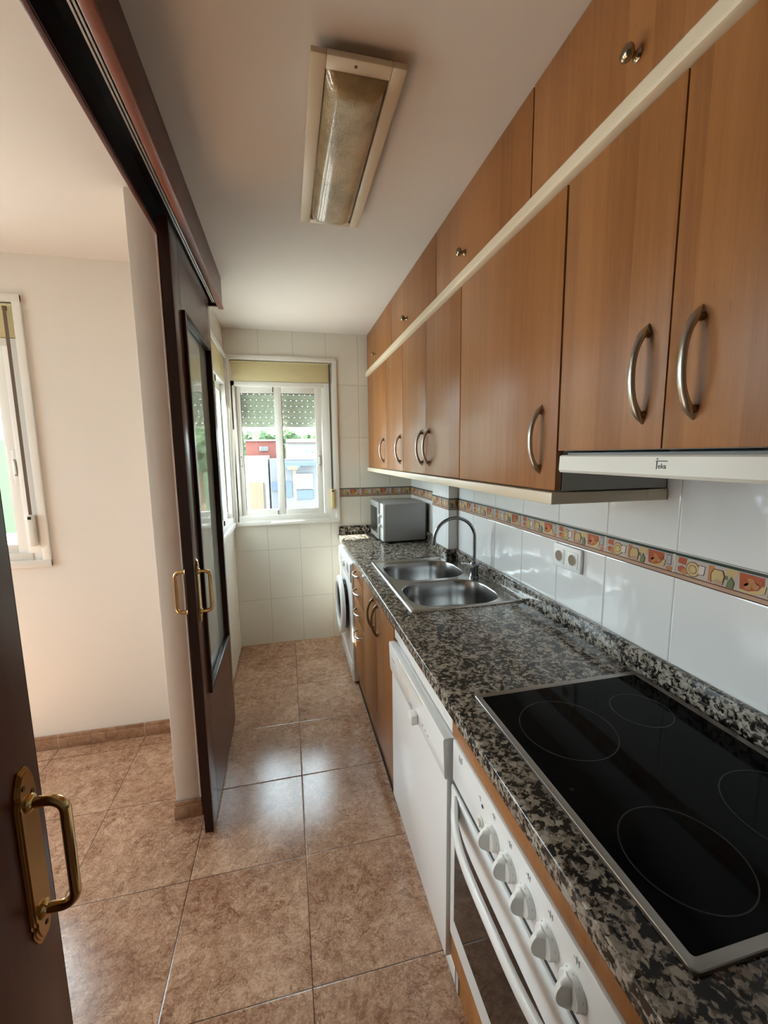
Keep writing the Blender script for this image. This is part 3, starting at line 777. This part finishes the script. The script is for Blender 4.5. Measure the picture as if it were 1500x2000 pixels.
# bow handle, broad and flared into the door
bm = B(); n = 40; rings = []
for i in range(n+1):
    t = i/n; s = 2*t-1; yy = .345+.53*t
    out = .376 - .046*(1-abs(s)**3.2) - .002
    zc = .628 + .012*(1-abs(s)**2.0)
    hh = .016 + .016*abs(s)**6; th = .008 + .004*abs(s)**6
    rings.append([bm.verts.new((out+th*cos(a), yy, zc+hh*sin(a))) for a in [2*pi*k/14 for k in range(14)]])
for r0, r1 in zip(rings, rings[1:]):
    for k in range(14): bm.faces.new((r0[k], r0[(k+1)%14], r1[(k+1)%14], r1[k]))
bm.faces.new(rings[0][::-1]); bm.faces.new(rings[-1])
obj('handle', bm, M['white'], od, ang=60)
for i, yy in enumerate((.693,.630,.567,.504,.441)):
    bm = B(); zc = .722
    lathe(bm, [(.0001,0),(.0255,0),(.0255,.003),(.024,.005),(.0235,.010),(.0215,.0125),(.0001,.013)], (.380, yy, zc), (-1,0,0), 36)
    # wedge-shaped finger bar across the dial
    n = 12; A = []
    for sgn in (-1, 1):
        A.append([bm.verts.new((.367-.022*(max(0,cos((k/n-.5)*pi))**.45 if 0 < k < n else 0), yy+sgn*.0035, zc-.023+.046*k/n)) for k in range(n+1)])
    Bk = [[bm.verts.new((.3675, yy+sgn*.0085, zc-.023+.046*k/n)) for k in range(n+1)] for sgn in (-1, 1)]
    for k in range(n):
        bm.faces.new((A[0][k], A[0][k+1], A[1][k+1], A[1][k]))
        bm.faces.new((Bk[0][k], A[0][k], A[0][k+1], Bk[0][k+1])); bm.faces.new((A[1][k], Bk[1][k], Bk[1][k+1], A[1][k+1]))
    kb = obj('knob', bm, M['whitep'], pn, ang=40)
    bm = B()
    for k in range(10):
        a = 2*pi*k/10+.3; cy, cz = yy+.0232*cos(a), zc+.0232*sin(a); box(bm, .3745, .3752, cy-.0012, cy+.0012, cz-.002, cz+.002)
    obj('dial_marks', bm, M['print'], kb)
for yy in (.693,.630,.567,.504,.441):
    zc = .770; bm = B()
    box(bm, .3792, .3802, yy-.006, yy+.006, zc-.0005, zc+.0009); box(bm, .3792, .3802, yy-.0008, yy+.0008, zc-.006, zc+.006)
    box(bm, .3792, .3802, yy-.006, yy-.0048, zc-.005, zc+.005); obj('knob_symbol', bm, M['print'], pn)
bm = B(); box(bm, .3792, .3802, .752, .7535, .752, .763); box(bm, .3792, .3802, .752, .760, .757, .7585); obj('lamp_symbol', bm, M['print'], pn)
bm = B(); prism(bm, [(.872,.758),(.868,.775),(.860,.768),(.852,.778),(.850,.762),(.860,.756)], lambda a, b, d: (.380-d, a, b), 0, .0006)
obj('emblem', bm, M['print'], pn)
bm = B(); lathe(bm, [(0,0),(.0042,0),(.0042,.0012),(0,.0014)], (.380,.742,.748), (-1,0,0), 16); obj('indicator_lamp', bm, M['black'], pn, label='small round dark indicator lamp')
bm = B(); lathe(bm, [(0,0),(.0115,0),(.0115,.003),(.0085,.004),(.008,.010),(.0001,.0105)], (.380,.746,.708), (-1,0,0), 24); obj('push_button', bm, M['offwhite'], pn)

# neighbour that carries the near end of the worktop
bc = thing('base_cabinet', 'wooden base cabinet at the near end of the worktop, beyond the oven', 'cabinet', (.69,0,0))
base_body(bc, -.28, .300, .120, .822); plinth(bc, -.28, .300)
bm = B(); box(bm, .385, .401, -.279, .299, .135, .818, .0012); d = obj('door', bm, M['wood'], bc); bow(d, (.385,.24,.65),(.385,.24,.815),(-1,0,0), mat='bronze')

# ------------------------------------------------------------------ washing machine
wm = thing('washing_machine', 'white front-loading washing machine at the far end under the worktop', 'washing machine', (.66,2.87,0))
y0, y1 = 2.575, 3.170
bm = B(); box(bm, .372, .90, y0, y1, .012, .822, .012, 0, 3); 
for yy in (y0+.05, y1-.05):
    for xx in (.42, .86): lathe(bm, [(0,0),(.02,0),(.02,.012),(0,.012)], (xx,yy,.001), (0,0,1), 12, 1)
obj('body', bm, [M['white'], M['black']], wm)
bm = B(); box(bm, .366, .374, y0+.006, y1-.006, .690, .812, .003); box(bm, .3645, .367, 2.66, 2.74, .735, .79, .001, 1); box(bm, .3645, .367, 2.98, 3.14, .725, .795, .002, 0)
cpn = obj('control_panel', bm, [M['white'], M['greyp']], wm)
bm = B(); lathe(bm, [(0,0),(.026,0),(.026,.006),(.022,.016),(0,.017)], (.366,2.86,.755), (-1,0,0), 28); obj('programme_knob', bm, M['whitep'], cpn)
bm = B(); cy, cz = 2.872, .455
lathe(bm, [(.172,.0),(.170,.028),(.13,.036),(.10,.012),(0,.006)], (.372,cy,cz), (-1,0,0), 48, 1)
lathe(bm, [(.150,.026),(.196,.026),(.202,.034),(.202,.046),(.194,.054),(.160,.056),(.145,.044),(.150,.026)], (.372,cy,cz), (-1,0,0), 48, 0)
obj('porthole_door', bm, [M['white'], M['ovenglass']], wm)
bm = B(); box(bm, .368, .373, y0+.03, y1-.03, .03, .13, .003); box(bm, .366, .370, 2.62, 2.70, .06, .10, .001); obj('filter_flap', bm, M['white'], wm)

# ------------------------------------------------------------------ worktop
SX0, SX1, SY0, SY1 = .480, .950, 1.578, 2.362
bm = B()
prism(bm, [(.4045,SL0),(.387,SL0),(.385,SL0+.002),(.385,SL1-.003),(.3862,SL1-.001),(.388,SL1),(.4045,SL1)], lambda a, b, d: (a, d, b), -.28, 3.345)
box(bm, .4045, SX0, -.28, 3.345, SL0, SL1); box(bm, SX0, .985, -.28, SY0, SL0, SL1)
box(bm, SX0, .927, SY1, 3.345, SL0, SL1); box(bm, .927, 1.003, 2.612, 3.345, SL0, SL1); box(bm, SX1, .985, SY0, 2.328, SL0, SL1)
wt = obj('worktop', bm, M['granite'], label='long black and beige speckled granite worktop over the base units', cat='worktop', loc=(.69,1.5,SL0), ang=30)
bm = B()
box(bm, .968, .9885, -.28, 2.3285, SL1, .932, .002); box(bm, .911, .929, 2.328, 2.628, SL1, .932, .002)
box(bm, .911, .968, 2.311, 2.328, SL1, .932, .002); box(bm, .9865, 1.005, 2.628, 3.349, SL1, .932, .002)
box(bm, .392, .9865, 3.330, 3.349, SL1, .932, .002)
obj('splashback_strip', bm, M['granite'], wt, ang=30)

# ------------------------------------------------------------------ sink
sink = thing('sink', 'stainless steel double-bowl sink set into the granite worktop', 'sink', (.717,1.97,SL1))
def rrect(cx, cy, hx, hy, r, n=10):
    p = []
    for (sx, sy, a0) in ((1,1,0),(-1,1,pi/2),(-1,-1,pi),(1,-1,3*pi/2)):
        for k in range(n+1):
            a = a0+pi/2*k/n; p.append((cx+sx*(hx-r)+r*cos(a), cy+sy*(hy-r)+r*sin(a)))
    return p
scx, scy, shx, shy = .7185, 1.970, .2545, .410
bm = B()
def loop(pts, z): return [bm.verts.new((a, b, z)) for a, b in pts]
def bridge(A, C):
    n = len(A)
    for i in range(n): bm.faces.new((A[i], A[(i+1)%n], C[(i+1)%n], C[i]))
rim = [(0,.8655,.012),(.001,.8710,.012),(.004,.8735,.012),(.010,.8735,.010),(.015,.8695,.010),(.020,.8690,.010)]
prev = None
for ins, z, r in rim:
    L = loop(rrect(scx, scy, shx-ins, shy-ins, r), z)
    if prev: bridge(prev, L)
    prev = L
outer = prev
bowls = [(.7075,2.148,.209,.182),(.7075,1.758,.209,.178)]
hl = []
for bx_, by_, hx, hy in bowls: hl.append(loop(rrect(bx_, by_, hx, hy, .130), .8690))
es = []
def ring_edges(L):
    out = []
    for i in range(len(L)):
        e = bm.edges.get((L[i], L[(i+1)%len(L)])) or bm.edges.new((L[i], L[(i+1)%len(L)])); out.append(e)
    return out
for L in [outer]+hl: es += ring_edges(L)
bmesh.ops.triangle_fill(bm, use_beauty=True, use_dissolve=False, edges=es)
obj('deck', bm, M['steel'], sink, ang=50)
for bx_, by_, hx, hy in bowls:
    bm = B(); prev = None
    for ins, z, r in ((0,.8690,.130),(.003,.8680,.129),(.006,.862,.127),(.009,.80,.124),(.014,.745,.118),(.024,.722,.108),(.045,.712,.09),(.09,.709,.05)):
        L = loop(rrect(bx_, by_, hx-ins, hy-ins, r), z)
        if prev: bridge(prev, L)
        prev = L
    bm.faces.new(prev)
    bo = obj('bowl', bm, M['bowl'], sink, ang=60)
    bm = B(); lathe(bm, [(.042,.0005),(.040,.002),(.030,.002),(.028,-.001),(0,-.002)], (bx_, by_, .709), (0,0,1), 28); obj('drain', bm, M['chrome'], bo)
tp = thing('tap', 'tall chrome swan-neck mixer tap at the back of the sink', 'tap', (.915,1.935,.869))
bm = B(); fx, fy = .915, 1.935
lathe(bm, [(0,0),(.026,0),(.026,.006),(.0225,.010),(.0225,.062),(.024,.070),(.020,.080),(.010,.084),(0,.084)], (fx,fy,.869), (0,0,1), 28); obj('body', bm, M['chromedk'], tp)
bm = B(); pts = [(fx,fy,.945+.02*k) for k in range(7)]; R = .108; zc = 1.075
for k in range(1, 25):
    a = pi*1.0*k/24; pts.append((fx-R+R*cos(a), fy, zc+R*sin(a)))
pts.append((fx-2*R-.001, fy, zc-.008)); tube(bm, pts, .0085, 16)
lathe(bm, [(0,0),(.0105,0),(.0105,.018),(0,.018)], (fx-2*R-.001, fy, zc-.022), (0,0,1), 18); obj('spout', bm, M['chromedk'], tp)
bm = B(); tube(bm, [(fx-.012,fy-.004,.925),(fx-.028,fy-.01,.938),(fx-.055,fy-.018,.950),(fx-.078,fy-.024,.955)], [.015,.014,.009,.007], 14, flat=.6); obj('lever', bm, M['chrome'], tp)

# ------------------------------------------------------------------ hob
hob = thing('hob', 'black ceramic glass hob in a steel frame with four ringed zones', 'hob', (.705,.642,SL1))
hx0, hx1, hy0, hy1 = .455, .957, .333, .952
bm = B(); w = .017; z0, z1 = .8652, .8708
out = rrect((hx0+hx1)/2,(hy0+hy1)/2,(hx1-hx0)/2,(hy1-hy0)/2,.010,5)
prev = None; L0 = None
for ins, z, r in ((0,z0,.010),(.0005,z1-.0006,.010),(.0018,z1+.0006,.009),(w*.7,z1,.006),(w,z1-.0012,.005)):
    L = [bm.verts.new((a,b,z)) for a, b in rrect((hx0+hx1)/2,(hy0+hy1)/2,(hx1-hx0)/2-ins,(hy1-hy0)/2-ins,r,5)]
    if prev:
        for i in range(len(L)): bm.faces.new((prev[i], prev[(i+1)%len(L)], L[(i+1)%len(L)], L[i]))
    prev = L
obj('steel_frame', bm, M['hobsteel'], hob, ang=25)
bm = B(); prism(bm, rrect((hx0+hx1)/2,(hy0+hy1)/2,(hx1-hx0)/2-w+.001,(hy1-hy0)/2-w+.001,.006,5), lambda a,b,d:(a,b,d), .8653, .8700)
gp = obj('glass_plate', bm, M['glassblk'], hob, ang=25)
for cx_, cy_, r in ((.605,.775,.105),(.824,.792,.068),(.583,.463,.090),(.835,.480,.100)):
    bm = B(); lathe(bm, [(r-.0011,0),(r-.0011,.0004),(r+.0011,.0004),(r+.0011,0)], (cx_,cy_,.8700), (0,0,1), 96); obj('cooking_zone_ring', bm, M['ring'], gp)
bm = B()
for dx, dy in ((0,0),(.004,.0022),(0,.0044)): box(bm, .495+dx, .4995+dx, .614+dy, .6164+dy, .8700, .8703)
obj('printed_emblem', bm, M['ring'], gp)
for q in ((.520,.5215,.604,.605),(.86,.862,.70,.701)):
    bm = B(); box(bm, *q, .8700, .8703); obj('printed_mark', bm, M['ring'], gp)

# ------------------------------------------------------------------ microwave
mw = thing('microwave', 'silver microwave oven on the far end of the granite worktop', 'microwave', (.825,3.085,SL1))
my0, my1, mz0, mz1 = 2.885, 3.285, .878, 1.150
bm = B(); box(bm, .672, .975, my0, my1, mz0, mz1, .006, 0, 3); box(bm, .970, .984, my0+.004, my1-.004, mz0-.002, mz1-.003, .001, 1)
box(bm, .68,.97,my0+.004,my1-.004,mz0-.005,mz0+.004,0,1)
for k in range(3): box(bm, .80-.03*k, .93, my0-.0006, my0+.002, .925-.011*k+.02, .9262-.011*k+.02, 0, 2)
for xx in (.70,.94):
    for yy in (my0+.03, my1-.03): lathe(bm, [(0,0),(.012,0),(.012,.012),(0,.012)], (xx,yy,SL1+.0005), (0,0,1), 12, 1)
obj('body', bm, [M['silver'], M['black'], M['greyp']], mw)
bm = B(); box(bm, .655, .672, my0, my0+.095, mz0, mz1, .004); cpm = obj('control_panel', bm, M['chrome'] if False else M['white'], mw)
bm = B(); box(bm, .642, .671, my0+.097, my1, mz0, mz1+.004, .004); box(bm, .640, .6425, my0+.14, my1-.03, mz0+.04, mz1-.04, .001, 1); obj('door', bm, [M['greyp'], M['black']], mw)
for zz in (1.065, .992):
    bm = B(); lathe(bm, [(0,0),(.018,0),(.018,.005),(.013,.008),(.012,.022),(0,.023)], (.655, my0+.045, zz), (-1,0,0), 24); obj('knob', bm, M['offwhite'], cpm)

# ------------------------------------------------------------------ double wall socket
so = thing('wall_socket', 'white double wall socket on the tiles under the border', 'socket', (WX,1.303,1.12))
bm = B(); box(bm, WX-.014, WX-.0005, 1.226, 1.380, 1.077, 1.163, .004, 0, 3); pl = obj('plate', bm, M['white'], so)
for yy in (1.266, 1.340):
    bm = B(); box(bm, WX-.0165, WX-.013, yy-.0275, yy+.0275, 1.0925, 1.1475, .0015); 
    lathe(bm, [(.0205,0),(.0215,.001),(.0215,.0022),(.0195,.0022)], (WX-.0162,yy,1.12), (-1,0,0), 28)
    ins = obj('socket_insert', bm, M['whitep'], pl)
    bm = B(); lathe(bm, [(0,0),(.0195,0),(.0195,.0009),(0,.0009)], (WX-.0166,yy,1.12), (-1,0,0), 28); 
    obj('socket_well', bm, plain('socket_brown', (.23,.17,.11), .4), ins, label='brownish round socket well')

# ------------------------------------------------------------------ outside
bm = B(); box(bm, -80, 80, 3.9, 140, -9.2, -9.0); box(bm, -80, LX-.6, -60, 3.9, -9.2, -9.0); struct('ground', bm, plain('street_ground', (.40,.38,.35), .9, vary=.1))
bm = B(); wall_with_holes(bm, 'y', 2.45, 3.12, -5.60, -5.50, [(2.532,2.575,6.08,6.34)], -9, 11.5); struct('wall_sun_blocker', bm, plain('sun_blocker_render', (.72,.70,.66), .9))  # unseen slotted pier, added to cut the sun down to small patches
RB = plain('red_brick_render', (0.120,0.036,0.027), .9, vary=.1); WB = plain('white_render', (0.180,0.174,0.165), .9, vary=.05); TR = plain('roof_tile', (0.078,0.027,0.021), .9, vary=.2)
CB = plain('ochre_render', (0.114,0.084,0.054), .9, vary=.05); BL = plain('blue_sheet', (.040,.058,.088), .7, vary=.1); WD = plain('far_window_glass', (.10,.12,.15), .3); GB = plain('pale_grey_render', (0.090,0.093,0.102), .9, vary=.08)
D = 25.0; K = D/3.37
def at(u, z): return u*K, 1.5+(z-1.5)*K
def bbox(bm, u0, u1, z0, z1, dy=0, depth=5, mat=0, bev=0):
    a, c = at(u0, z0); b, d = at(u1, z1); box(bm, a, b, D+dy, D+dy+depth, c, d, bev, mat)
def bld(name, label, u, dy=0): return thing(name, label, 'building', (u*K, D+dy, -9.0))
b1 = bld('apartment_building', 'red rendered apartment block with a white window seen through the left pane', -.19)
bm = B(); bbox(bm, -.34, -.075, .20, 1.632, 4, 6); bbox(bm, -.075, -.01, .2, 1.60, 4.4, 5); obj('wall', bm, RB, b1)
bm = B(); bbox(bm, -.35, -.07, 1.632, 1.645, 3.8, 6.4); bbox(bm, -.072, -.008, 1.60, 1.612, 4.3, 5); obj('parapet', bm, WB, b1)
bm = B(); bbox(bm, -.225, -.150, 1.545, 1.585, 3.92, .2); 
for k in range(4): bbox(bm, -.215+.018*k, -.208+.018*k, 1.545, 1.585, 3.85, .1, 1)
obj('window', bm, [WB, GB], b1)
b2 = bld('house', 'white house with a red tiled roof seen through the right pane', .12)
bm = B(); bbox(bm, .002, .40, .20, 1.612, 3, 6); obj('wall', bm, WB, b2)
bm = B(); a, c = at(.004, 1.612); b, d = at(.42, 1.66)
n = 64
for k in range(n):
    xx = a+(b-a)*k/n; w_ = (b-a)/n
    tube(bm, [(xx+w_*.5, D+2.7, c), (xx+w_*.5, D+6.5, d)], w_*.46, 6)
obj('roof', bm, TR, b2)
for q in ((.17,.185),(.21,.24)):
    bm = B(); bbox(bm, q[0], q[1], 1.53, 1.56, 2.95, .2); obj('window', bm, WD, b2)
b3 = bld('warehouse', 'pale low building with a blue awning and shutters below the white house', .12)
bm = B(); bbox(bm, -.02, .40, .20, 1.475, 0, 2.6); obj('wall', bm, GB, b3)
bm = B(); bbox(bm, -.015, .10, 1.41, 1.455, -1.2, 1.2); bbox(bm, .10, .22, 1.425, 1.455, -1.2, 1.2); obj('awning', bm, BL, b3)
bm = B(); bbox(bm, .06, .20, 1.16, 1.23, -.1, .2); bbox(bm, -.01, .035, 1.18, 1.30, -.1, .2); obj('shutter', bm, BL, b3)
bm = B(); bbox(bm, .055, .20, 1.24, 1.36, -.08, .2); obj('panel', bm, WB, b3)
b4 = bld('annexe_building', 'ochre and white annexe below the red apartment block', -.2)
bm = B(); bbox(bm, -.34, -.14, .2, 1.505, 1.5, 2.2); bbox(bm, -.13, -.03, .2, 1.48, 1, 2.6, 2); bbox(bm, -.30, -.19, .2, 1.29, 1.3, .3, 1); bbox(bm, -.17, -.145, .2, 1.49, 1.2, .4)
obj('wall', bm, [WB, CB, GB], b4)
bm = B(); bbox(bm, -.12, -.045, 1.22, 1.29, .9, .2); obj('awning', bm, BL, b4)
pole = thing('lamp_post', 'thin pale street post in front of the blue awning', 'post', (.045*K, D-6, -9.0))
bm = B(); tube(bm, [(.045*K, D-6, -9.0), (.045*K, D-6, 1.5-.10*K*.8)], .06, 10); box(bm, .045*K-.3, .045*K+.15, D-6.1, D-5.9, .9, 1.05); obj('pole', bm, CB, pole)
leafm = plain('foliage', (.035,.065,.02), .8, vary=.5, bump=1, bscale=4, bdist=.3); trunkm = plain('bark', (.12,.08,.05), .9)
def tree(u, dy, rad, top, label):
    x = u*K; t = thing('tree', label, 'tree', (x, D+dy, -9.0), 'trees behind the roofs')
    bm = B(); tube(bm, [(x, D+dy, -9), (x+.3, D+dy, top-rad)], .3, 8); obj('trunk', bm, trunkm, t)
    bm = B()
    for k in range(90):
        a = random.uniform(0, 2*pi); e = random.uniform(-.6, 1); r = rad*random.uniform(.5, .95); s = rad*random.uniform(.16, .3)
        c = Vector((x+r*cos(a)*math.sqrt(1-min(.95,abs(e))**2)*1.4, D+dy+r*sin(a)*.8, top-rad+e*rad*.85))
        ret = bmesh.ops.create_icosphere(bm, subdivisions=2, radius=s, matrix=Matrix.Translation(c))
        for v in ret['verts']: v.co += Vector((random.uniform(-1,1), random.uniform(-1,1), random.uniform(-1,1)))*s*.25
    obj('crown', bm, leafm, t)
for i, (u, dy, rad, top) in enumerate(((-.46,15,2.6,3.5),(-.26,22,2.6,3.9),(-.02,29,2.7,4.4),(.34,15,2.6,3.9),(.66,22,2.8,4.3))):
    tree(u*1.6, dy, rad, top, ('dark green tree behind the red block, farthest left in the window', 'green tree rising behind the middle of the red block', 'green tree in the gap between red block and white house', 'green tree behind the left part of the tiled roof', 'bright green tree behind the right part of the tiled roof')[i])
bm = B(); box(bm, -90, 90, 70, 72, -9, 4.2); 
hill = struct('ground_hillside', bm, plain('hazy_hillside', (.07,.10,.055), .9, vary=.4))

# ------------------------------------------------------------------ light
w = bpy.data.worlds.new('sky'); sc.world = w; w.use_nodes = True; nt = w.node_tree; nt.nodes.clear()
o_ = nt.nodes.new('ShaderNodeOutputWorld'); bg = nt.nodes.new('ShaderNodeBackground'); bg.inputs[0].default_value = (.80,.89,1.0,1); bg.inputs[1].default_value = 2.6
nt.links.new(bg.outputs[0], o_.inputs[0])
SUND = Vector((1, 0, -1.0)).normalized()
sl = bpy.data.lights.new('sun', 'SUN'); sl.energy = 8.5; sl.angle = .009; sl.color = (1,.95,.87)
so_ = bpy.data.objects.new('sun', sl); col.objects.link(so_); so_.rotation_euler = SUND.to_track_quat('-Z', 'Y').to_euler(); so_.location = (-5,0,8)
def portal(name, loc, direction, sx, sy):
    l = bpy.data.lights.new(name, 'AREA'); l.shape = 'RECTANGLE'; l.size = sx; l.size_y = sy; l.cycles.is_portal = True
    o = bpy.data.objects.new(name, l); col.objects.link(o); o.location = loc; o.rotation_euler = Vector(direction).to_track_quat('-Z', 'Z').to_euler()
portal('portal_far', (0, YF+.16, 1.55), (0,-1,0), .80, 1.3)
portal('portal_left', (JX-.02, 2.9, 1.55), (1,0,0), .9, 1.3)
portal('portal_living', (-1.8, LYF+.16, 1.6), (0,-1,0), 1.3, 1.3)
portal('portal_added_window', (LX-.16, 1.4, 1.43), (1,0,0), 1.35, 1.6)

# ------------------------------------------------------------------ camera
yaw, pitch, roll = 0.22590421, -0.13579752, -0.01270678
cy_, sy_ = cos(yaw), sin(yaw); cp_, sp_ = cos(pitch), sin(pitch)
fwd = Vector((sy_*cp_, cy_*cp_, sp_)); r_ = Vector((cy_, -sy_, 0)); u_ = r_.cross(fwd)
R_ = r_*cos(roll)+u_*sin(roll); U_ = -r_*sin(roll)+u_*cos(roll)
cam = bpy.data.cameras.new('camera'); co = bpy.data.objects.new('camera', cam); col.objects.link(co)
mw_ = Matrix((R_, U_, -fwd)).transposed().to_4x4(); mw_.translation = Vector((0,0,1.5)); co.matrix_world = mw_
cam.sensor_fit = 'VERTICAL'; cam.sensor_height = 24; cam.sensor_width = 18; cam.lens = 820.05/2000*24; cam.clip_start = .01; cam.clip_end = 500
sc.camera = co
vs = sc.view_settings; vs.view_transform = 'Standard'; vs.look = 'None'; vs.exposure = 2.62; vs.gamma = 1; vs.use_curve_mapping = False
try:
    sc.cycles.use_denoising = True; sc.cycles.max_bounces = 10; sc.cycles.diffuse_bounces = 6; sc.cycles.transparent_max_bounces = 12
    sc.cycles.sample_clamp_indirect = 6; sc.cycles.caustics_reflective = False; sc.cycles.caustics_refractive = False
except Exception: pass
